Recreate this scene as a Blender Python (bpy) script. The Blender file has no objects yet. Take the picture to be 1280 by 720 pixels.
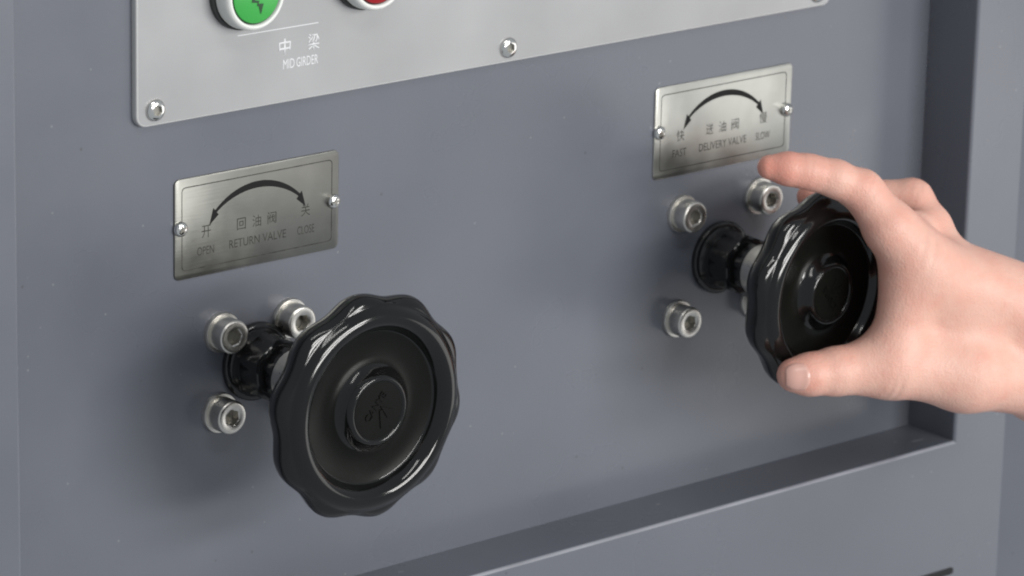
import bpy, math, random
import numpy as np
from mathutils import Matrix, Vector
random.seed(7)
scene = bpy.context.scene

# ------------------------------------------------------------------ camera
# Solved from the vanishing points of the cabinet: x runs along the panel, y into it, z up.
# Lengths below are millimetres; the origin is the foot of the return valve on the recessed panel.
F, CX, CY = 5200.0, 640.0, 360.0
vx = np.array([6310.0, -1420.0, F]); vx /= np.linalg.norm(vx)
vd = np.array([-400.0, (F*F-6310.0*400.0)/1420.0, F]); vd /= np.linalg.norm(vd)
vz = -vd; vy = np.cross(vz, vx)
M = np.stack([vx, vy, vz], 1)
def ray(px, py): return np.array([(px-CX)/F, (py-CY)/F, 1.0])
T = ray(318, 454)*F/2.44
CAM = -M.T @ T
def P(px, py, y=0.0):
    """point of the plane y that a pixel of the photograph looks at"""
    d = M.T @ ray(px, py)
    return CAM + d*(y-CAM[1])/d[1]
cam_data = bpy.data.cameras.new('camera')
cam_data.sensor_width = 36.0; cam_data.lens = F*36.0/1280.0
cam_data.clip_start = 0.05; cam_data.clip_end = 60.0
cam = bpy.data.objects.new('camera', cam_data); scene.collection.objects.link(cam)
mw = Matrix.Identity(4)
for i in range(3):
    mw[i][0] = M[0, i]; mw[i][1] = -M[1, i]; mw[i][2] = -M[2, i]; mw[i][3] = CAM[i]*0.001
cam.matrix_world = mw
cam_data.dof.use_dof = True
cam_data.dof.focus_distance = 2.10
cam_data.dof.aperture_fstop = 15.0
scene.camera = cam
scene.render.resolution_x = 1024; scene.render.resolution_y = 576

# ------------------------------------------------------------------ light
world = bpy.data.worlds.new('World'); scene.world = world; world.use_nodes = True
bg = world.node_tree.nodes['Background']
bg.inputs['Color'].default_value = (0.88, 0.94, 1.0, 1); bg.inputs['Strength'].default_value = 0.41
def area(name, loc, target, sx, sy, watts, col):
    d = bpy.data.lights.new(name, 'AREA'); d.shape = 'RECTANGLE'; d.size = sx; d.size_y = sy
    d.energy = watts; d.color = col
    o = bpy.data.objects.new(name, d); scene.collection.objects.link(o)
    o.location = loc
    o.rotation_euler = (Vector(target)-Vector(loc)).to_track_quat('-Z', 'Y').to_euler()
    return o
area('front_light', (0.75, -3.0, 0.40), (0.2, 0, 0), 1.8, 0.34, 44, (1.0, 0.985, 0.96))
area('front_light', (0.75, -2.9, 1.00), (0.2, 0, 0), 1.8, 0.34, 44, (1.0, 0.985, 0.96))
area('reflection_light', (4.08, -2.5, -0.90), (0.25, 0, 0), 2.4, 1.8, 20, (1.0, 0.975, 0.94))  # unseen bright area, added to reflect in the nameplates and enamel
area('ceiling_tube', (-0.25, -1.5, 2.0), (0.2, 0, 0), 1.3, 0.07, 5, (1.0, 0.99, 0.96))
area('ceiling_tube', (-0.25, -1.75, 2.0), (0.2, 0, 0), 1.3, 0.07, 5, (1.0, 0.99, 0.96))
scene.view_settings.view_transform = 'Standard'
scene.view_settings.look = 'None'
scene.view_settings.exposure = 0.0
scene.view_settings.gamma = 1.0
scene.view_settings.use_curve_mapping = False
scene.render.engine = 'CYCLES'
scene.cycles.use_denoising = True
scene.cycles.max_bounces = 8
scene.cycles.filter_width = 2.0

# ------------------------------------------------------------------ materials
def material(name, base, rough=0.5, metal=0.0, noise=None, bump=None, rnoise=None, coat=0.0, spec=None,
             aniso=0.0, streak=None):
    m = bpy.data.materials.new(name); m.use_nodes = True
    nt = m.node_tree; b = nt.nodes['Principled BSDF']
    b.inputs['Base Color'].default_value = (*base, 1); b.inputs['Roughness'].default_value = rough
    b.inputs['Metallic'].default_value = metal; b.inputs['Coat Weight'].default_value = coat
    if spec is not None: b.inputs['Specular IOR Level'].default_value = spec
    tc = nt.nodes.new('ShaderNodeTexCoord')
    def tex(scale, detail=3.0, stretch=None):
        n = nt.nodes.new('ShaderNodeTexNoise'); n.inputs['Scale'].default_value = scale
        n.inputs['Detail'].default_value = detail
        if stretch:
            mp = nt.nodes.new('ShaderNodeMapping'); mp.inputs['Scale'].default_value = stretch
            nt.links.new(tc.outputs['Object'], mp.inputs['Vector']); nt.links.new(mp.outputs['Vector'], n.inputs['Vector'])
        else:
            nt.links.new(tc.outputs['Object'], n.inputs['Vector'])
        return n
    if noise:                                   # (scale, amount): mottled colour
        n = tex(noise[0], 5.0, noise[2] if len(noise) > 2 else None)
        r = nt.nodes.new('ShaderNodeValToRGB')
        k = noise[1]
        r.color_ramp.elements[0].position = 0.3; r.color_ramp.elements[1].position = 0.7
        r.color_ramp.elements[0].color = (*[c*(1-k) for c in base], 1)
        r.color_ramp.elements[1].color = (*[min(1, c*(1+k)) for c in base], 1)
        nt.links.new(n.outputs['Fac'], r.inputs['Fac']); nt.links.new(r.outputs['Color'], b.inputs['Base Color'])
    if rnoise:                                  # (scale, amount): smears in the gloss
        n = tex(rnoise[0], 4.0, rnoise[2] if len(rnoise) > 2 else None)
        mr = nt.nodes.new('ShaderNodeMapRange')
        mr.inputs['From Min'].default_value = 0.3; mr.inputs['From Max'].default_value = 0.7
        mr.inputs['To Min'].default_value = max(0.02, rough-rnoise[1]); mr.inputs['To Max'].default_value = rough+rnoise[1]
        nt.links.new(n.outputs['Fac'], mr.inputs['Value']); nt.links.new(mr.outputs['Result'], b.inputs['Roughness'])
    if bump:                                    # (scale, strength, stretch)
        n = tex(bump[0], 3.0, bump[2] if len(bump) > 2 else None)
        bm = nt.nodes.new('ShaderNodeBump'); bm.inputs['Strength'].default_value = bump[1]
        bm.inputs['Distance'].default_value = 0.0004
        nt.links.new(n.outputs['Fac'], bm.inputs['Height']); nt.links.new(bm.outputs['Normal'], b.inputs['Normal'])
    return m
PAINT = material('grey_enamel', (0.116, 0.124, 0.148), 0.31, noise=(7.0, 0.07), bump=(380.0, 0.09), rnoise=(11.0, 0.07), spec=0.7)
def add_specks(m, colour, scale, thresh, amount):
    """sparse dust specks and rubbed spots in the paint itself"""
    nt = m.node_tree; b = nt.nodes['Principled BSDF']
    src = b.inputs['Base Color'].links[0].from_socket
    tc = nt.nodes.new('ShaderNodeTexCoord')
    vo = nt.nodes.new('ShaderNodeTexVoronoi'); vo.inputs['Scale'].default_value = scale; vo.inputs['Randomness'].default_value = 1.0
    nt.links.new(tc.outputs['Object'], vo.inputs['Vector'])
    sep = nt.nodes.new('ShaderNodeSeparateColor'); nt.links.new(vo.outputs['Color'], sep.inputs['Color'])
    lt = nt.nodes.new('ShaderNodeMapRange'); lt.inputs['From Min'].default_value = thresh; lt.inputs['From Max'].default_value = thresh*0.55
    lt.inputs['To Min'].default_value = 0.0; lt.inputs['To Max'].default_value = amount
    nt.links.new(vo.outputs['Distance'], lt.inputs['Value'])
    gate = nt.nodes.new('ShaderNodeMath'); gate.operation = 'GREATER_THAN'; gate.inputs[1].default_value = 0.90
    nt.links.new(sep.outputs['Red'], gate.inputs[0])
    mu = nt.nodes.new('ShaderNodeMath'); mu.operation = 'MULTIPLY'
    nt.links.new(lt.outputs['Result'], mu.inputs[0]); nt.links.new(gate.outputs[0], mu.inputs[1])
    mx = nt.nodes.new('ShaderNodeMix'); mx.data_type = 'RGBA'
    mx.inputs['B'].default_value = (*colour, 1)
    nt.links.new(mu.outputs[0], mx.inputs['Factor']); nt.links.new(src, mx.inputs['A'])
    nt.links.new(mx.outputs['Result'], b.inputs['Base Color'])
add_specks(PAINT, (0.26, 0.27, 0.28), 130.0, 0.10, 0.55)
add_specks(PAINT, (0.05, 0.05, 0.055), 85.0, 0.09, 0.5)
PLATE = material('satin_aluminium', (0.36, 0.36, 0.365), 0.38, 0.30, noise=(14.0, 0.08), bump=(900.0, 0.05, (0.04, 1, 1)), rnoise=(18.0, 0.05))
PLATE_EDGE = material('milled_edge', (0.62, 0.62, 0.61), 0.45, 0.1)
TAG = material('etched_steel', (0.45, 0.45, 0.42), 0.33, 1.0, noise=(30.0, 0.09), bump=(1200.0, 0.06, (0.05, 1, 1)), rnoise=(40.0, 0.06))
TAG_DIM = material('dim_reflection_steel', (0.205, 0.205, 0.19), 0.36, 1.0, noise=(26.0, 0.12), bump=(1200.0, 0.06, (0.05, 1, 1)), rnoise=(40.0, 0.06))  # same etched steel, with a dimmer reflection put into its colour
INK = material('black_ink', (0.010, 0.010, 0.010), 0.6, spec=0.15)
INK_FADED = material('worn_black_ink', (0.05, 0.049, 0.044), 0.6, noise=(260.0, 0.5), spec=0.1)
INK_WHITE = material('white_ink', (0.66, 0.67, 0.68), 0.55)
STEEL = material('turned_steel', (0.66, 0.64, 0.60), 0.34, 1.0, noise=(160.0, 0.10), bump=(700.0, 0.06), rnoise=(120.0, 0.08))
CHROME = material('bright_screw', (0.80, 0.79, 0.76), 0.16, 1.0, rnoise=(300.0, 0.06))
SOCKET = material('socket_steel', (0.30, 0.29, 0.26), 0.40, 1.0)
BAKE = material('black_bakelite', (0.0055, 0.0055, 0.0055), 0.10, 0.0, bump=(90.0, 0.05), rnoise=(45.0, 0.07), spec=0.5)
DISH = material('moulded_bakelite', (0.0055, 0.006, 0.005), 0.30, 0.0, spec=0.12, bump=(300.0, 0.05), rnoise=(30.0, 0.06))
BLACKMETAL = material('black_enamel', (0.014, 0.014, 0.015), 0.15, 0.0, bump=(160.0, 0.05), rnoise=(80.0, 0.06))
RUBBER = material('dark_gasket', (0.045, 0.047, 0.045), 0.6)
BEZEL = material('white_plastic', (0.74, 0.75, 0.72), 0.38)
GREEN = material('green_plastic', (0.045, 0.36, 0.065), 0.35)
GREENDARK = material('green_gap_shade_and_print', (0.006, 0.045, 0.012), 0.4)  # shade colour for the gap round the cap, and the arrow print
RED = material('red_plastic', (0.30, 0.006, 0.010), 0.32)
REDDARK = material('red_gap_shade', (0.05, 0.003, 0.004), 0.4)
VOID = material('dark_opening', (0.006, 0.006, 0.007), 0.7)

# ------------------------------------------------------------------ mesh helpers (millimetres in, metres out)
def link(o): scene.collection.objects.link(o); return o
def thing(name, label, cat, group=None, loc=(0, 0, 0)):
    o = link(bpy.data.objects.new(name, None)); o.empty_display_size = 0.01
    o.location = [c*0.001 for c in loc]
    o['label'] = label; o['category'] = cat
    if group: o['group'] = group
    return o
def mesh_obj(name, verts, faces, mat, parent=None, smooth=None, loc=(0, 0, 0)):
    me = bpy.data.meshes.new(name)
    me.from_pydata([(v[0]*0.001, v[1]*0.001, v[2]*0.001) for v in verts], [], faces)
    me.update(); me.materials.append(mat)
    o = link(bpy.data.objects.new(name, me)); o.location = [c*0.001 for c in loc]
    if parent: o.parent = parent
    if smooth is not None:
        me.polygons.foreach_set('use_smooth', [True]*len(me.polygons))
        if smooth < 179: me.set_sharp_from_angle(angle=math.radians(smooth))
    return o
def lathe(profile, n=48, close_ends=True, rfun=None):
    """profile: (r, y) pairs, turned about the y axis; rfun(r, y, angle) may shape the outline"""
    v, f = [], []
    for (r, y) in profile:
        for k in range(n):
            a = 2*math.pi*k/n
            rr = rfun(r, y, a) if rfun else r
            v.append((rr*math.cos(a), y, rr*math.sin(a)))
    for i in range(len(profile)-1):
        for k in range(n):
            k2 = (k+1) % n
            f.append((i*n+k, (i+1)*n+k, (i+1)*n+k2, i*n+k2))
    if close_ends:
        f.append(tuple(range(n))[::1]); f.append(tuple((len(profile)-1)*n+k for k in reversed(range(n))))
    return v, f
def hexpoints(r, y, rot=0.0):
    return [(r*math.cos(rot+k*math.pi/3), y, r*math.sin(rot+k*math.pi/3)) for k in range(6)]
def loft(loops, closed=True, cap0=True, cap1=True):
    v, f = [], []; n = len(loops[0])
    for l in loops: v += list(l)
    for i in range(len(loops)-1):
        for k in range(n if closed else n-1):
            k2 = (k+1) % n
            f.append((i*n+k, (i+1)*n+k, (i+1)*n+k2, i*n+k2))
    if cap0: f.append(tuple(range(n)))
    if cap1: f.append(tuple((len(loops)-1)*n+k for k in reversed(range(n))))
    return v, f
def round_rect(w, h, r, n=7):
    pts = []
    for (cx, cz, a0) in ((w/2-r, h/2-r, 0), (-w/2+r, h/2-r, 90), (-w/2+r, -h/2+r, 180), (w/2-r, -h/2+r, 270)):
        for k in range(n+1):
            a = math.radians(a0+90*k/n); pts.append((cx+r*math.cos(a), cz+r*math.sin(a)))
    return pts
def slab(w, h, r, thick, bev):
    """rounded plate lying on y=0 and standing thick towards -y, with a bevelled front edge"""
    loops = []
    for (ins, y) in ((0, 0), (0, -thick+bev), (bev*0.3, -thick+bev*0.3), (bev, -thick)):
        loops.append([(x, y, z) for (x, z) in round_rect(w-2*ins, h-2*ins, max(0.2, r-ins))])
    return loft(loops)
def text_mesh(name, body, size, mat, parent, x, y, z, width=None, thick=0.05, rot=0.0, bold=0.0):
    cu = bpy.data.curves.new(name, 'FONT'); cu.body = body; cu.size = 1.0
    cu.align_x = 'CENTER'; cu.align_y = 'CENTER'; cu.resolution_u = 3
    cu.offset = bold
    tmp = link(bpy.data.objects.new(name, cu))
    dg = bpy.context.evaluated_depsgraph_get(); ev = tmp.evaluated_get(dg)
    me = bpy.data.meshes.new_from_object(ev)
    bpy.data.objects.remove(tmp); bpy.data.curves.remove(cu)
    co = np.zeros(len(me.vertices)*3); me.vertices.foreach_get('co', co); co = co.reshape(-1, 3)
    if len(co) == 0: return None
    lo, hi = co.min(0), co.max(0)
    mid = (lo+hi)/2
    sc_z = size/max(1e-6, hi[1]-lo[1]); sc_x = sc_z if width is None else width/max(1e-6, hi[0]-lo[0])
    px = (co[:, 0]-mid[0])*sc_x; pz = (co[:, 1]-mid[1])*sc_z
    c, s = math.cos(rot), math.sin(rot)
    out = np.stack([px*c-pz*s, np.zeros(len(px)), px*s+pz*c], 1)*0.001
    me.vertices.foreach_set('co', out.ravel()); me.update()
    me.materials.clear(); me.materials.append(mat)
    o = link(bpy.data.objects.new(name, me)); o.parent = parent
    o.location = (x*0.001, y*0.001, z*0.001)
    if thick:
        so = o.modifiers.new('relief', 'SOLIDIFY'); so.thickness = thick*0.001; so.offset = 0
    return o
def copy_tree(o, parent=None):
    c = o.copy(); link(c); c.parent = parent
    for ch in list(o.children): copy_tree(ch, c)
    return c

# ------------------------------------------------------------------ the cabinet
cab = thing('machine_cabinet', 'grey enamelled steel machine cabinet with a shallow recessed front panel', 'cabinet')
XL, XR, ZB, ZT, DEP = -169.0, 487.0, -131.5, 330.0, 38.0
v = [(XL-1, 0, ZB-1), (XR+1, 0, ZB-1), (XR+1, 0, ZT+1), (XL-1, 0, ZT+1), (XL-1, 3, ZB-1), (XR+1, 3, ZB-1), (XR+1, 3, ZT+1), (XL-1, 3, ZT+1)]
box_f = [(0, 1, 2, 3), (7, 6, 5, 4), (4, 5, 1, 0), (5, 6, 2, 1), (6, 7, 3, 2), (7, 4, 0, 3)]
mesh_obj('recessed_panel', v, box_f, PAINT, cab)
def ring(off, y): return [(XL-off, y, ZB-off), (XR+off, y, ZB-off), (XR+off, y, ZT+off), (XL-off, y, ZT+off)]
R = 1.9
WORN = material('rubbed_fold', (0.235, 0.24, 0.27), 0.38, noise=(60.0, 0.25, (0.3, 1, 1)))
prof = [(0, -0.1), (0, -8), (0, -20), (0, -DEP+R)] + [(R-R*math.cos(a), -DEP+R-R*math.sin(a)) for a in [math.pi/2*k/6 for k in range(1, 7)]]
rings = [ring(o_, y_) for (o_, y_) in prof]
for (i, j, nm) in ((0, 1, 'ledge'), (1, 2, 'side_wall'), (2, 3, 'recess_top'), (3, 0, 'side_wall')):
    vv, ff = [], []
    for r_ in rings: vv += [r_[i], r_[j]]
    for k in range(len(rings)-1): ff.append((2*k, 2*k+2, 2*k+3, 2*k+1))
    o = mesh_obj(nm, vv, ff, PAINT, cab, smooth=60)
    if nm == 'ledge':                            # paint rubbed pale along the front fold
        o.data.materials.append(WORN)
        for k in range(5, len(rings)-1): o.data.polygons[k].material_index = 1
OUTL, OUTR, OUTB, OUTT = -330.0, 530.0, -420.0, 420.0
inner = ring(R, -DEP)
outer = [(OUTL, -DEP, OUTB), (OUTR, -DEP, OUTB), (OUTR, -DEP, OUTT), (OUTL, -DEP, OUTT)]
for (i, j, nm) in ((0, 1, 'lower_rail'), (1, 2, 'stile'), (2, 3, 'upper_rail'), (3, 0, 'stile')):
    mesh_obj(nm, [inner[i], outer[i], outer[j], inner[j]], [(0, 1, 2, 3)], PAINT, cab)
# rounded fold of the right stile, then the flank that turns away from it
fold = [(OUTR, -DEP)]
for k in range(1, 7):
    a = math.radians(20)*k/6
    fold.append((OUTR+2.5*math.sin(a), -DEP-2.5*(1-math.cos(a))))
x0, y0 = fold[-1]
fl = [(x0, y0), (x0+70*math.cos(math.radians(20)), y0-70*math.sin(math.radians(20)))]
for nm, pl in (('fold', fold), ('flank_panel', fl)):
    vv, ff = [], []
    for (x, y) in pl: vv += [(x, y, OUTB), (x, y, OUTT)]
    for k in range(len(pl)-1): ff.append((2*k, 2*k+2, 2*k+3, 2*k+1))
    mesh_obj(nm, vv, ff, PAINT, cab, smooth=60)
# the dark finger slot low on the rail
v, f = slab(52, 4.2, 2.0, 0.6, 0.2)
mesh_obj('finger_slot', v, f, VOID, cab, smooth=40, loc=(466, -DEP, -213.6))

# rubbed marks on the ledge's paint
SCUFF = material('rubbed_paint', (0.34, 0.34, 0.37), 0.5)
for (px, py, L_, w_, yy_) in ((1146, 556, 9.0, 0.9, -24.0), (1118, 550, 1.6, 1.0, -18.0), (822, 622, 1.8, 1.0, -14.0), (500, 709, 3.0, 0.8, -10.0)):
    x_ = P(px, py, yy_)[0]
    mesh_obj('scuff_mark', [(x_-L_/2, yy_-w_/2, ZB+0.05), (x_+L_/2, yy_-w_/2-0.8, ZB+0.05), (x_+L_/2+0.6, yy_+w_/2-0.8, ZB+0.05), (x_-L_/2+0.4, yy_+w_/2, ZB+0.05)], [(0, 1, 2, 3)], SCUFF, cab)

# ------------------------------------------------------------------ screws
def make_screw(name, r, h, mat, sock, parent, loc, cross=False, rot=0.3):
    prof = [(r*1.0, 0), (r*1.0, -h*0.18)]
    for k in range(1, 9):
        a = math.pi/2*k/9
        prof.append((r*math.cos(a)*0.98+0.02*r, -h*0.18-h*0.82*math.sin(a)))
    n = 48; rs = r*0.50
    prof = [q for q in prof if q[0] > rs*1.12]
    loops = [[(q*math.cos(2*math.pi*k/n), y, q*math.sin(2*math.pi*k/n)) for k in range(n)] for (q, y) in prof]
    yt = prof[-1][1]
    def hexring(R_, y):
        out = []
        for k in range(n):
            a = 2*math.pi*k/n; am = (a-rot+math.pi/6) % (math.pi/3)-math.pi/6
            rr = R_*math.cos(math.pi/6)/math.cos(am); out.append((rr*math.cos(a), y, rr*math.sin(a)))
        return out
    if cross:
        v, f = lathe(prof+[(rs*0.6, yt-h*0.06), (0.05, yt-h*0.08)], n, True)
    else:
        loops += [hexring(rs, yt-h*0.02), hexring(rs*0.97, yt+h*0.6)]
        v, f = loft(loops)
    o = mesh_obj(name, v, f, mat, parent, smooth=38, loc=loc)
    if cross:
        v1, f1 = [], []
        for q in range(2):
            a = rot+q*math.pi/2; c, s = math.cos(a), math.sin(a)
            L, W_ = r*0.58, r*0.12
            b0 = len(v1); y_ = yt-h*0.10
            for (u, w) in ((-L, -W_), (L, -W_), (L, W_), (-L, W_)): v1.append((u*c-w*s, y_-0.02*q, u*s+w*c))
            f1.append((b0, b0+1, b0+2, b0+3))
        mesh_obj('cross_slot', v1, f1, sock, o)
    else:
        mesh_obj('hex_socket', hexring(rs*0.95, yt+h*0.55), [tuple(reversed(range(n)))], sock, o)
    return o

# ------------------------------------------------------------------ control plate with its push buttons
PT = 4.0
pw, ph = 478.0, 190.0
pcx, pcz = -76.0+pw/2, 136.2+ph/2
cp = thing('control_plate', 'large satin aluminium control plate with rounded corners, carrying the push buttons', 'control plate', loc=(pcx, 0, pcz))
loops = []
b_ = 0.9
v, f = loft([[(x, y, z) for (x, z) in round_rect(pw-2*i_, ph-2*i_, 6.0-i_)] for (i_, y) in ((0, 0), (0, -PT+b_), (b_*0.3, -PT+b_*0.3), (b_, -PT))], cap1=False)
mesh_obj('plate_edge', v, f, PLATE_EDGE, cp, smooth=50)
pts = round_rect(pw-2*b_, ph-2*b_, 6.0-b_)
mesh_obj('plate_face', [(x, -PT, z) for (x, z) in pts], [tuple(reversed(range(len(pts))))], PLATE, cp)
for sx in (-64.9, 163.2, 391.0):
    make_screw('screw', 5.6, 3.0, CHROME, SOCKET, cp, (sx-pcx, -PT, 144.3-pcz), rot=0.2+sx)
for ch, px, py, w_ in (('中', 356, 58.5, None), ('梁', 392, 52, None)):
    q = P(px, py, -PT); text_mesh('lettering', ch, 8.6, INK_WHITE, cp, q[0]-pcx, -PT-0.04, q[2]-pcz, width=7.6, bold=0.012)
q = P(361, 79.5, -PT); text_mesh('lettering', 'MID', 4.9, INK_WHITE, cp, q[0]-pcx, -PT-0.04, q[2]-pcz, width=7.2)
q = P(384, 75.5, -PT); text_mesh('lettering', 'GIRDER', 4.9, INK_WHITE, cp, q[0]-pcx, -PT-0.04, q[2]-pcz, width=13.8)
a0 = P(297, 45, -PT); a1 = P(398, 28, -PT); zl = (a0[2]+a1[2])/2
mesh_obj('painted_glint', [(a0[0]-pcx, -PT-0.04, zl-0.22-pcz), (a1[0]-pcx, -PT-0.04, zl-0.22-pcz), (a1[0]-pcx, -PT-0.04, zl+0.22-pcz), (a0[0]-pcx, -PT-0.04, zl+0.22-pcz)], [(0, 1, 2, 3)], INK_WHITE, cp)  # streak of glint painted white on the plate face

def push_button(label, loc, cap_m, dark_m):
    t = thing('push_button', label, 'push button', 'push buttons on the control plate', loc)
    v, f = lathe([(19.6, 0), (19.6, -2.6), (19.0, -3.2), (16.0, -3.2)], 64)
    mesh_obj('gasket_ring', v, f, RUBBER, t, smooth=40)
    v, f = lathe([(16.8, -3.1), (18.2, -3.6), (18.6, -5.0), (18.3, -10.5), (17.6, -12.6), (16.6, -13.6), (15.8, -13.7), (15.2, -13.2), (15.0, -10.5)], 72, False)
    mesh_obj('bezel', v, f, BEZEL, t, smooth=50)
    v, f = lathe([(15.1, -9.5), (14.95, -9.6), (14.9, -12.0), (14.3, -12.6)], 64, True)
    mesh_obj('cap_skirt', v, f, dark_m, t, smooth=50)  # dark colour paints in the shade of the gap round the cap
    v, f = lathe([(14.2, -12.0), (14.1, -13.0), (13.4, -13.5), (0.5, -13.8)], 64, True)
    c = mesh_obj('cap', v, f, cap_m, t, smooth=40)
    return t, c
bz = 197.6
gb, gcap = push_button('green push button with a black arrow in a white bezel', (P(321, -10, -17)[0], -PT, bz), GREEN, GREENDARK)
rb, rcap = push_button('red push button in a white bezel on the control plate', (P(474, -34, -17)[0], -PT, bz), RED, REDDARK)
# bent arrow printed on the green cap
arr = [(-3.0, 2.0), (-0.2, 2.0), (-1.6, -2.2), (1.2, -2.8), (0.6, -4.2), (3.8, -4.4), (2.2, -9.8), (0.9, -5.6), (-0.2, -5.2), (0.1, -3.6), (-3.4, -3.2)]
mesh_obj('arrow_mark', [(x-0.2, -13.95, z) for (x, z) in arr], [tuple(range(len(arr)))], GREENDARK, gcap)

# ------------------------------------------------------------------ nameplates
def nameplate(label, cx, cz, left, centre, right, metal):
    t = thing('valve_nameplate', label, 'nameplate', 'etched steel nameplates above the valves', (cx, 0, cz))
    TH = 1.0
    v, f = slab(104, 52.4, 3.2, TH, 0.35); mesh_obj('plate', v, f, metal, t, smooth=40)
    yy = -TH-0.03
    # thin printed border
    o1 = round_rect(95.5, 43.6, 2.4); o2 = round_rect(94.5, 42.6, 2.0)
    n = len(o1)
    mesh_obj('border_line', [(x, yy, z) for (x, z) in o1+o2], [(k, n+k, n+(k+1) % n, (k+1) % n) for k in range(n)], INK_FADED, t)
    # curved double-headed arrow
    rc, cz0 = 40.2, -24.0
    a0, a1 = math.radians(48.5), math.radians(131.5)
    vv, ff = [], []
    N = 36
    for k in range(N+1):
        u = k/N; a = a0+(a1-a0)*u
        w = 0.75+1.0*math.sin(math.pi*u)
        for s in (-1, 1):
            r = rc+s*w
            vv.append((r*math.cos(a), yy, (r*math.sin(a))+cz0))
    for k in range(N): ff.append((2*k, 2*k+1, 2*k+3, 2*k+2))
    for (a, sg) in ((a0, -1), (a1, 1)):
        da = sg*0.19
        b0 = len(vv)
        for (r, aa) in ((rc-2.6, a-da*0.05), (rc+2.6, a-da*0.05), (rc-1.6, a+da)):
            vv.append((r*math.cos(aa), yy-0.01, r*math.sin(aa)+cz0))
        ff.append((b0, b0+1, b0+2) if sg > 0 else (b0, b0+2, b0+1))
    mesh_obj('arrow', vv, ff, INK, t)
    for i_, ch in enumerate(centre[0]):
        text_mesh('lettering', ch, 6.2, INK_FADED, t, -10.4+i_*9.7, yy, -2.9, width=5.6, thick=0)
    text_mesh('lettering', centre[1], 4.4, INK_FADED, t, 0.0, yy, -12.6, width=36, thick=0)
    text_mesh('lettering', left[0], 6.4, INK_FADED, t, -32.4, yy, -3.2, width=5.8, thick=0)
    text_mesh('lettering', left[1], 4.4, INK_FADED, t, -32.8, yy, -13.0, width=10.5, thick=0)
    text_mesh('lettering', right[0], 6.4, INK_FADED, t, 30.6, yy, -2.4, width=5.8, thick=0)
    text_mesh('lettering', right[1], 4.4, INK_FADED, t, 30.8, yy, -12.8, width=11, thick=0)
    for sx, dz in ((-48.6, 0.8), (48.4, -0.6)):
        make_screw('screw', 3.9, 3.2, CHROME, SOCKET, t, (sx, -TH, dz), cross=True, rot=0.5+sx)
    return t
nameplate('steel nameplate with a curved arrow above the return valve, dim reflection in its colour', 1.0, 79.0, ('开', 'OPEN'), ('回油阀', 'RETURN VALVE'), ('关', 'CLOSE'), TAG_DIM)
nameplate('bright steel nameplate lettered DELIVERY VALVE, by the pointing finger', 325.0, 79.2, ('快', 'FAST'), ('送油阀', 'DELIVERY VALVE'), ('慢', 'SLOW'), TAG)

# ------------------------------------------------------------------ socket head bolts
def make_bolt(label, group):
    t = thing('socket_bolt', label, 'bolt', group)
    v, f = lathe([(10.7, 0), (10.7, -1.6), (10.3, -2.2), (8.0, -2.3)], 40)
    mesh_obj('washer', v, f, STEEL, t, smooth=40)
    rs = 4.1
    n = 48
    loops = []
    for (r, y) in ((8.9, -2.2), (8.9, -10.8), (8.7, -11.3), (8.1, -11.8), (7.6, -11.9), (5.0, -11.8), (4.55, -11.6)):
        loops.append([(r*math.cos(2*math.pi*k/n), y, r*math.sin(2*math.pi*k/n)) for k in range(n)])
    def hexring(R_, y):
        out = []
        for k in range(n):
            a = 2*math.pi*k/n
            am = (a+math.pi/6) % (math.pi/3)-math.pi/6
            rr = R_*math.cos(math.pi/6)/math.cos(am)
            out.append((rr*math.cos(a), y, rr*math.sin(a)))
        return out
    loops.append(hexring(4.55, -11.3)); loops.append(hexring(4.5, -6.2))
    v, f = loft(loops, cap0=False)
    h = mesh_obj('head', v, f, STEEL, t, smooth=35)
    v = hexring(4.4, -6.6)
    mesh_obj('socket_floor', v, [tuple(reversed(range(n)))], SOCKET, h)
    return t
bolt_spots = [
    (-21.3, 20.8, 'steel socket head bolt beside the free valve, under the dull nameplate\'s OPEN end', 0),
    (22.0, 20.4, 'steel socket head bolt peeking out just above the free handwheel\'s rim', 0),
    (-22.6, -22.0, 'steel socket head bolt beside the free valve, the lower one clear of its wheel', 0),
    (21.6, -22.0, 'steel socket head bolt almost hidden behind the free handwheel', 0),
    (296.2, 30.8, 'steel socket head bolt under the FAST end of the bright nameplate', 1),
    (354.8, 31.4, 'steel socket head bolt right below the pointing fingertip', 1),
    (295.2, -30.2, 'steel socket head bolt below the gripped valve\'s collar, clear of the wheel', 1),
    (354.9, -30.3, 'steel socket head bolt mostly hidden behind the gripped handwheel', 1)]
GROUPS = ('bolts around the return valve', 'bolts around the delivery valve')
bolt0 = make_bolt(bolt_spots[0][2], GROUPS[0])
for i, (x, z, lab_, g) in enumerate(bolt_spots):
    o = bolt0 if i == 0 else copy_tree(bolt0)
    o.location = (x*0.001, 0, z*0.001); o.rotation_euler = (0, 0.4+i*1.3, 0)
    o['label'] = lab_; o['group'] = GROUPS[g]

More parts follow.
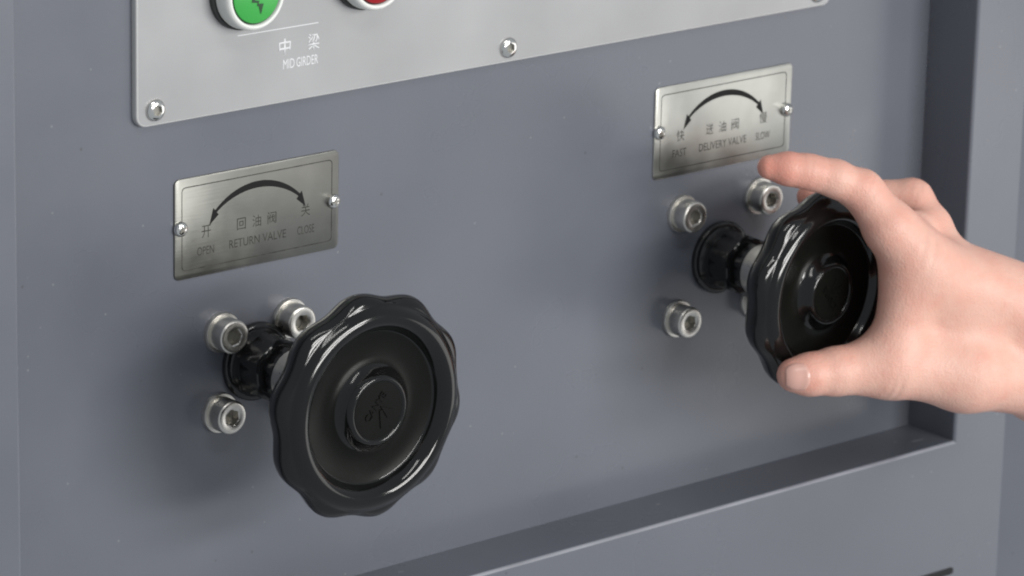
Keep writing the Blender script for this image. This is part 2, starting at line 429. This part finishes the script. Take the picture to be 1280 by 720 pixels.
# ------------------------------------------------------------------ valves with lobed handwheels
def lobed(r, y, a, hub_at, turn_by):
    w = min(1.0, max(0.0, (r-53.0)/3.0)) if y < hub_at+12 else min(1.0, max(0.0, (r-47.0)/6.0))
    u = min(1.0, max(0.0, (y-hub_at-3.2)/3.6)); u = u*u*(3-2*u)
    k = 0.9+2.1*u                                             # scoops are cut into the outer side, not into the front bead
    d = (0.5+0.5*math.cos(10*(a-turn_by)))**1.1
    return r-k*w*d
def make_valve(label, loc, hub_y, turn, emblem_rot, wobble=0.0):
    t = thing('handwheel_valve', label, 'valve', 'valves with black handwheels', loc)
    v, f = lathe([(20.6, 0), (20.8, -0.8), (20.8, -2.6), (20.2, -3.4), (18.6, -3.8), (18.0, -3.6), (17.4, -4.4), (16.8, -5.6), (16.5, -7.5), (16.4, -9.0), (14.5, -9.4)], 64)
    mesh_obj('collar', v, f, BLACKMETAL, t, smooth=42)
    def hexbody(nm, R_, ya, yb, ch, rot):
        n = 48; loops = []
        def ringat(y, rmax):
            out = []
            for k in range(n):
                a = 2*math.pi*k/n+rot
                am = (2*math.pi*k/n+math.pi/6) % (math.pi/3)-math.pi/6
                rr = min(rmax, R_*math.cos(math.pi/6)/math.cos(am))
                out.append((rr*math.cos(a), y, rr*math.sin(a)))
            return out
        rin = R_*math.cos(math.pi/6)
        loops = [ringat(ya, rin), ringat(ya-ch*0.5, R_*0.985), ringat(yb+ch, R_*0.99), ringat(yb+ch*0.4, R_*0.94), ringat(yb, rin*0.97)]
        v, f = loft(loops)
        mesh_obj(nm, v, f, BLACKMETAL, t, smooth=28)
    hexbody('gland_body', 18.6, -9.0, -24.0, 1.6, 0.1)
    v, f = lathe([(10.5, -24.5), (10.5, -27.0)], 32); mesh_obj('neck', v, f, BLACKMETAL, t, smooth=40)
    hexbody('lock_nut', 14.4, -25.5, -32.0, 1.4, 0.1)
    v, f = lathe([(8.0, -31.5), (8.0, hub_y+24)], 32); mesh_obj('spindle', v, f, STEEL, t, smooth=40)
    v, f = lathe([(12.0, -32.5), (14.6, -33.2), (14.6, -43.4), (12.0, -44.2)], 40); mesh_obj('spacer', v, f, STEEL, t, smooth=40)
    wheel_prof = [(8.2, 40.0), (14.0, 40.0), (16.0, 39.0), (17.0, 36.0), (18.0, 20.0), (21.0, 16.0), (36.0, 15.0), (40.5, 17.5), (42.5, 22.0),
                  (46.0, 23.7), (49.0, 23.4), (52.0, 22.2), (54.6, 20.2), (56.8, 17.4), (58.3, 14.2), (59.0, 11.2), (58.9, 9.4), (58.4, 7.8), (57.5, 6.5), (56.3, 5.6), (55.0, 5.0), (53.9, 4.7),
                  (53.3, 4.6), (52.7, 4.2), (51.9, 3.2), (50.6, 2.0), (48.8, 1.1), (47.0, 0.7), (45.2, 0.8), (43.6, 1.6), (42.2, 2.9), (41.0, 4.6), (40.1, 6.3), (39.6, 7.4), (39.2, 7.7), (38.6, 7.7)]
    v, f = lathe([(r, hub_y+y) for (r, y) in wheel_prof], 240, False, lambda r, y, a: lobed(r, y, a, hub_y, turn))
    rim = mesh_obj('wheel_rim', v, f, BAKE, t, smooth=50)
    dish_prof = [(39.0, 7.6), (36.5, 8.3), (33.0, 8.9), (29.0, 9.2), (26.0, 9.1), (24.0, 8.7), (22.6, 7.9)]
    v, f = lathe([(r, hub_y+y) for (r, y) in dish_prof], 120, False)
    dish = mesh_obj('wheel_dish', v, f, DISH, t, smooth=60)
    hub_prof = [(22.9, 8.1), (21.4, 7.2), (20.3, 6.0), (19.5, 4.8), (18.7, 3.6), (18.1, 2.0), (17.2, 1.0), (16.2, 0.8), (15.5, 1.2), (15.2, 1.7), (2.0, 1.8)]
    v, f = lathe([(r, hub_y+y) for (r, y) in hub_prof], 96, False)
    c = mesh_obj('hub', v, f, BAKE, t, smooth=50)
    v, f = lathe([(15.0, hub_y+1.75), (14.8, hub_y+1.5), (0.4, hub_y+1.5)], 64, True)
    mesh_obj('hub_badge', v, f, DISH, c, smooth=30)
    if wobble:                                   # this wheel is a touch smaller and sits a little askew on its spindle
        piv = Vector((0, hub_y*0.001, 0)); rot = Matrix.Translation(piv) @ Matrix.Rotation(wobble, 4, 'Z') @ Matrix.Scale(0.955, 4) @ Matrix.Translation(-piv)
        for o_ in (rim, dish, c): o_.matrix_local = rot @ o_.matrix_local
    # moulded emblem: a tent-shaped mark beside a row of raised letters
    ye = hub_y+1.45
    def tent(pts):
        cs, sn = math.cos(emblem_rot), math.sin(emblem_rot)
        pr = [(x*cs-z*sn, x*sn+z*cs) for (x, z) in pts]
        return loft([[(x, ye, z) for (x, z) in pr], [(x*0.96, ye-0.45, z*0.96) for (x, z) in pr]])
    for pts in ([(-6.5, -7.5), (-1.0, -7.5), (1.6, -1.2), (0.2, -0.6)], [(0.2, -7.5), (5.5, -7.5), (2.4, 0.6)]):
        v, f = tent(pts); mesh_obj('raised_mark', v, f, DISH, c)
    text_mesh('raised_lettering', 'CANYE', 3.9, DISH, c, -2.6*math.sin(emblem_rot), ye-0.2, 3.4*math.cos(emblem_rot), width=17, thick=0.5, rot=emblem_rot)
    return t
make_valve('black lobed handwheel valve left free, under the return valve nameplate', (0, 0, 1.6), -103.0, 0.12, 0.85)
make_valve('black lobed handwheel valve gripped by the hand', (325.9, 0, 0.6), -92.0, math.pi, 2.2, math.radians(4.5))

# ------------------------------------------------------------------ the hand
# joints read from the photograph (pixel, pixel, distance in front of the panel); radii in mm
HJ = dict(
    it=(962, 209, -80, 6.8), ie=(985, 211, -86, 8.6), id=(1012, 215, -92, 9.4), ix=(1044, 223, -99, 9.8), ip=(1078, 239, -106, 11.4), iq=(1112, 284, -117, 13.6), im=(1156, 336, -127, 15.5),
    mt=(1012, 246, -58, 7.2), md=(1070, 244, -68, 8.6), mp=(1141, 248, -90, 10.6), mq=(1163, 284, -104, 11.4), mm=(1184, 328, -119, 13.5),
    rt=(1062, 312, -44, 7.0), rd=(1110, 304, -52, 8.2), rp=(1165, 302, -76, 9.8), rm=(1196, 348, -108, 13.0),
    pt=(1090, 388, -44, 6.2), pd=(1120, 376, -52, 7.2), pp=(1165, 362, -72, 8.6), pm=(1206, 384, -98, 12.5),
    tt=(992, 469, -104, 9.2), te=(1012, 468, -107, 11.0), ti=(1046, 464, -112, 12.8), tq=(1078, 460, -117, 13.6), tm=(1112, 456, -123, 16.0), tc=(1205, 466, -140, 19.5),
    wr=(1316, 404, -150, 23.0), wu=(1318, 470, -147, 23.5), pc=(1205, 400, -128, 18.0), fr=(1560, 470, -215, 31.0), fu=(1565, 540, -205, 30.0))
HP = {k: P(*q[:3]) for k, q in HJ.items()}
HR = {k: q[3] for k, q in HJ.items()}
STEP = 1.0
allp = np.array([HP[k] for k in HP if k[0] != 'f'])
glo = allp.min(0)-34.0; ghi = allp.max(0)+36.0
ns = np.ceil((ghi-glo)/STEP).astype(int)+1
gx, gy, gz = [np.arange(ns[i], dtype=np.float32)*STEP+glo[i] for i in range(3)]
def cone(a, b, pa=None, pb=None, ra=None, rb=None):
    """distance to a round cone between two joints, over the whole grid"""
    A = HP[a] if pa is None else pa; B = HP[b] if pb is None else pb
    ra = HR[a] if ra is None else ra; rb = HR[b] if rb is None else rb
    d = B-A; L2 = float(d@d)
    X = gx[:, None, None]-np.float32(A[0]); Y = gy[None, :, None]-np.float32(A[1]); Z = gz[None, None, :]-np.float32(A[2])
    t = (X*np.float32(d[0])+Y*np.float32(d[1])+Z*np.float32(d[2]))/np.float32(L2)
    np.clip(t, 0, 1, out=t)
    q = np.sqrt((X-t*np.float32(d[0]))**2+(Y-t*np.float32(d[1]))**2+(Z-t*np.float32(d[2]))**2)
    return q-(np.float32(ra)+t*np.float32(rb-ra))
def smin(a, b, k):
    h = np.maximum(k-np.abs(a-b), 0)/k
    return np.minimum(a, b)-h*h*(k*0.25)
def chain(keys, k=3.0):
    d = None
    for a, b in zip(keys[:-1], keys[1:]):
        c = cone(a, b); d = c if d is None else smin(d, c, k)
    return d
palm = smin(cone('im', 'wr'), cone('mm', 'wr'), 14)
palm = smin(palm, cone('rm', 'wu'), 14)
palm = smin(palm, cone('pm', 'wu'), 14)
palm = smin(palm, cone('tc', 'wu'), 14)
palm = smin(palm, cone('im', 'pc'), 10)
palm = smin(palm, cone('wr', 'fr'), 12)
palm = smin(palm, cone('wu', 'fu'), 12)
thumb = chain(['tt', 'te', 'ti', 'tq', 'tm', 'tc'], 5.0)
web = smin(cone('tm', 'im', ra=10.0, rb=11.0), cone('pc', 'tm', rb=11.0), 12)
palm = smin(palm, web, 16)
palm = smin(palm, cone('iq', 'pc', ra=11.5), 14)
palm = smin(palm, cone('iq', 'mq', ra=9.5, rb=9.0), 8)
palm = smin(palm, cone('iq', 'tm', pa=HP['iq']*0.45+HP['im']*0.55, ra=10.5, rb=10.5), 14)
S = smin(palm, thumb, 12)
S = smin(S, chain(['it', 'ie', 'id', 'ix', 'ip', 'iq', 'im'], 4.0), 6)
fm = chain(['mt', 'md', 'mp', 'mq', 'mm'], 4.0)
S = smin(S, fm, 4.5)
fr_ = chain(['rt', 'rd', 'rp', 'rm'], 4.0); S = smin(S, fr_, 2.2)
fp = chain(['pt', 'pd', 'pp', 'pm'], 4.0); S = smin(S, fp, 2.2)
def groove(p, axis, depth, width, reach):
    """a skin fold: a shallow slot across a joint, square to axis"""
    global S
    ax = axis/np.linalg.norm(axis)
    X = gx[:, None, None]-np.float32(p[0]); Y = gy[None, :, None]-np.float32(p[1]); Z = gz[None, None, :]-np.float32(p[2])
    u = X*np.float32(ax[0])+Y*np.float32(ax[1])+Z*np.float32(ax[2])
    rr = X*X+Y*Y+Z*Z
    S = S+np.float32(depth)*np.exp(-(u/np.float32(width))**2)*np.exp(-rr/np.float32(reach*reach))
for (k, a, b, dp) in (('id', 'it', 'ip', 0.7), ('ti', 'tt', 'tm', 0.6), ('ip', 'ix', 'iq', 0.6), ('mp', 'md', 'mq', 0.6)):
    for off in (-2.2, 0.4, 2.6):
        ax = HP[b]-HP[a]; ax = ax/np.linalg.norm(ax)
        groove(HP[k]+ax*off, ax, dp, 0.9, 15.0)
for (px_, py_, d_) in ((1166, 297, 0.55), (1174, 305, 0.6), (1184, 313, 0.45)):       # loose skin over the knuckle
    groove(P(px_, py_, -142), HP['wr']-HP['im'], d_, 1.1, 11.0)
for (px_, py_) in ((1118, 492), (1126, 494)):
    groove(P(px_, py_, -140), HP['tc']-HP['tm'], 0.5, 1.0, 13.0)
groove(P(1147, 503, -152), P(1190, 485, -140)-P(1147, 503, -140), 1.6, 1.3, 12.0)
# the forearm is cut clean and closed well outside the frame
for ax in range(3):
    sl = [slice(None)]*3
    for e_ in (0, -1):
        sl[ax] = e_; S[tuple(sl)] = 1.0
# surface nets
sg = S < 0
cc = [sg[i:sg.shape[0]-1+i, j:sg.shape[1]-1+j, k:sg.shape[2]-1+k] for i in (0, 1) for j in (0, 1) for k in (0, 1)]
cnt = np.zeros(cc[0].shape, np.int8)
for c in cc: cnt += c
act = (cnt > 0) & (cnt < 8)
ids = np.argwhere(act); index = np.full(act.shape, -1, np.int32); index[act] = np.arange(len(ids))
acc = np.zeros((len(ids), 3)); wsum = np.zeros(len(ids))
corners = [(i, j, k) for i in (0, 1) for j in (0, 1) for k in (0, 1)]
vals = {c: S[ids[:, 0]+c[0], ids[:, 1]+c[1], ids[:, 2]+c[2]].astype(float) for c in corners}
for c in corners:
    for ax in range(3):
        if c[ax]: continue
        c2 = list(c); c2[ax] = 1; c2 = tuple(c2)
        a, b = vals[c], vals[c2]; m = (a < 0) != (b < 0)
        t = np.where(m, a/np.where(m, a-b, 1), 0)
        for q in range(3): acc[:, q] += np.where(m, c[q]+(t if q == ax else 0), 0)
        wsum += m
hv = (ids+acc/wsum[:, None])*STEP+glo
quads = []
for ax in range(3):
    u, w = (ax+1) % 3, (ax+2) % 3
    sl0 = [slice(None)]*3; sl1 = [slice(None)]*3
    sl0[ax] = slice(0, -1); sl1[ax] = slice(1, None)
    s0, s1 = sg[tuple(sl0)], sg[tuple(sl1)]
    e = np.argwhere(s0 != s1)
    ok = (e[:, u] > 0) & (e[:, w] > 0) & (e[:, u] < act.shape[u]) & (e[:, w] < act.shape[w])
    e = e[ok]; inside = s0[e[:, 0], e[:, 1], e[:, 2]]
    def at(du, dw):
        q = e.copy(); q[:, u] += du; q[:, w] += dw
        return index[q[:, 0], q[:, 1], q[:, 2]]
    qd = np.stack([at(-1, -1), at(0, -1), at(0, 0), at(-1, 0)], 1)
    qd[~inside] = qd[~inside][:, ::-1]
    quads.append(qd)
quads = np.concatenate(quads)
quads = quads[(quads >= 0).all(1)]
# keep the outer skin only
lab = np.arange(len(hv)); ed = np.concatenate([quads[:, [0, 1]], quads[:, [1, 2]], quads[:, [2, 3]], quads[:, [3, 0]]])
while True:
    new = lab.copy(); np.minimum.at(new, ed[:, 0], lab[ed[:, 1]]); np.minimum.at(new, ed[:, 1], lab[ed[:, 0]])
    new = new[new]
    if (new == lab).all(): break
    lab = new
big = np.bincount(lab).argmax(); keep = lab == big
remap = np.cumsum(keep)-1
quads = remap[quads[keep[quads[:, 0]]]]; hv = hv[keep]
# a little smoothing of the voxel steps
ed = np.concatenate([quads[:, [0, 1]], quads[:, [1, 2]], quads[:, [2, 3]], quads[:, [3, 0]]])
ed = np.concatenate([ed, ed[:, ::-1]])
for _ in range(3):
    sm = np.stack([np.bincount(ed[:, 0], hv[ed[:, 1], q], len(hv)) for q in range(3)], 1)
    n_ = np.bincount(ed[:, 0], minlength=len(hv))
    hv = 0.5*hv+0.5*sm/np.maximum(n_, 1)[:, None]
def make_skin():
    m = bpy.data.materials.new('skin'); m.use_nodes = True; nt = m.node_tree; b = nt.nodes['Principled BSDF']
    b.inputs['Roughness'].default_value = 0.48
    b.inputs['Specular IOR Level'].default_value = 0.4
    b.inputs['Subsurface Weight'].default_value = 0.14
    b.inputs['Subsurface Radius'].default_value = (1.0, 0.35, 0.2); b.inputs['Subsurface Scale'].default_value = 0.004
    at_ = nt.nodes.new('ShaderNodeAttribute'); at_.attribute_name = 'flush'
    tc = nt.nodes.new('ShaderNodeTexCoord')
    n1 = nt.nodes.new('ShaderNodeTexNoise'); n1.inputs['Scale'].default_value = 85.0; n1.inputs['Detail'].default_value = 5.0
    nt.links.new(tc.outputs['Object'], n1.inputs['Vector'])
    mx = nt.nodes.new('ShaderNodeMix'); mx.data_type = 'RGBA'
    mx.inputs['A'].default_value = (0.72, 0.43, 0.345, 1); mx.inputs['B'].default_value = (0.66, 0.28, 0.215, 1)
    add = nt.nodes.new('ShaderNodeMath'); add.operation = 'MULTIPLY_ADD'; add.inputs[1].default_value = 1.1; add.inputs[2].default_value = -0.42
    nt.links.new(n1.outputs['Fac'], add.inputs[0])
    ad2 = nt.nodes.new('ShaderNodeMath'); ad2.operation = 'ADD'; ad2.use_clamp = True
    nt.links.new(add.outputs[0], ad2.inputs[0]); nt.links.new(at_.outputs['Fac'], ad2.inputs[1])
    nt.links.new(ad2.outputs[0], mx.inputs['Factor']); nt.links.new(mx.outputs['Result'], b.inputs['Base Color'])
    n2 = nt.nodes.new('ShaderNodeTexVoronoi'); n2.inputs['Scale'].default_value = 900.0
    n3 = nt.nodes.new('ShaderNodeTexNoise'); n3.inputs['Scale'].default_value = 240.0; n3.inputs['Detail'].default_value = 6.0
    for n in (n2, n3): nt.links.new(tc.outputs['Object'], n.inputs['Vector'])
    sm_ = nt.nodes.new('ShaderNodeMath'); sm_.operation = 'MULTIPLY_ADD'; sm_.inputs[1].default_value = 0.5
    nt.links.new(n2.outputs['Distance'], sm_.inputs[0]); nt.links.new(n3.outputs['Fac'], sm_.inputs[2])
    bm = nt.nodes.new('ShaderNodeBump'); bm.inputs['Strength'].default_value = 0.5; bm.inputs['Distance'].default_value = 0.0006
    nt.links.new(sm_.outputs[0], bm.inputs['Height']); nt.links.new(bm.outputs['Normal'], b.inputs['Normal'])
    return m
SKIN = make_skin()
NAIL = material('fingernail', (0.62, 0.36, 0.30), 0.28, 0.0)
hand = mesh_obj('hand', hv, quads.tolist(), SKIN, None, smooth=180)
hand['label'] = 'bare right hand gripping the black handwheel, thumb below and index finger stretched out'
hand['category'] = 'hand'
fl_ = np.zeros(len(hv))
for (k, rad, amt) in (('it', 26, 0.75), ('id', 16, 0.25), ('tt', 20, 0.45), ('ip', 15, 0.35), ('iq', 18, 0.3), ('mp', 14, 0.35), ('im', 16, 0.25), ('ti', 12, 0.25), ('mt', 20, 0.7), ('rt', 20, 0.6)):
    fl_ = np.maximum(fl_, amt*np.exp(-((hv-HP[k])**2).sum(1)/rad**2))
att = hand.data.attributes.new('flush', 'FLOAT', 'POINT'); att.data.foreach_set('value', fl_.astype(np.float32))

# thumbnail: a thin curved shell laid on the skin of the thumb tip
def sdf_at(p):
    g = (p-glo)/STEP; i0 = np.floor(g).astype(int); t = g-i0
    out = 0.0
    for (i, j, k) in corners:
        w = (t[0] if i else 1-t[0])*(t[1] if j else 1-t[1])*(t[2] if k else 1-t[2])
        out += w*S[i0[0]+i, i0[1]+j, i0[2]+k]
    return out
ax_t = HP['tt']-HP['ti']; ax_t /= np.linalg.norm(ax_t)
toc = CAM-HP['tt']; nn = toc-ax_t*(toc@ax_t); nn /= np.linalg.norm(nn)
bb = np.cross(ax_t, nn)
if bb[2] > 0: bb = -bb
nn2 = nn*math.cos(0.16)+bb*math.sin(0.16); bb = bb*math.cos(0.16)-nn*math.sin(0.16); nn = nn2
NU, NV = 15, 15
front, back = [], []
for i in range(NU):
    for j in range(NV):
        a = -1+2*i/(NU-1); b = -1+2*j/(NV-1)
        # square to rounded-rectangle, wider at the free edge
        sx_ = a*math.sqrt(1-0.46*b*b); sy_ = b*math.sqrt(1-0.40*a*a)
        base = HP['tt']+ax_t*(3.6+sx_*8.4)
        ang = sy_*1.0
        # aim rays from a point deeper in the thumb so the cap is followed too
        org = HP['tt']+ax_t*min(3.6+sx_*8.4, 1.5)
        dr = nn*math.cos(ang)+bb*math.sin(ang)
        tgt = base+dr*HR['tt']
        dr = (tgt-org)/np.linalg.norm(tgt-org)
        lo, hi = 0.0, 22.0
        for _ in range(18):
            m_ = (lo+hi)/2
            if sdf_at(org+dr*m_) < 0: lo = m_
            else: hi = m_
        edge = max(abs(a), abs(b))
        h = 0.55 if edge < 0.9 else -0.15
        front.append(org+dr*(lo+h)); back.append(org+dr*(lo-0.9))
nf = []
for i in range(NU-1):
    for j in range(NV-1):
        q = i*NV+j; nf.append((q, q+NV, q+NV+1, q+1))
nail = mesh_obj('thumbnail', front, nf, NAIL, hand, smooth=180)
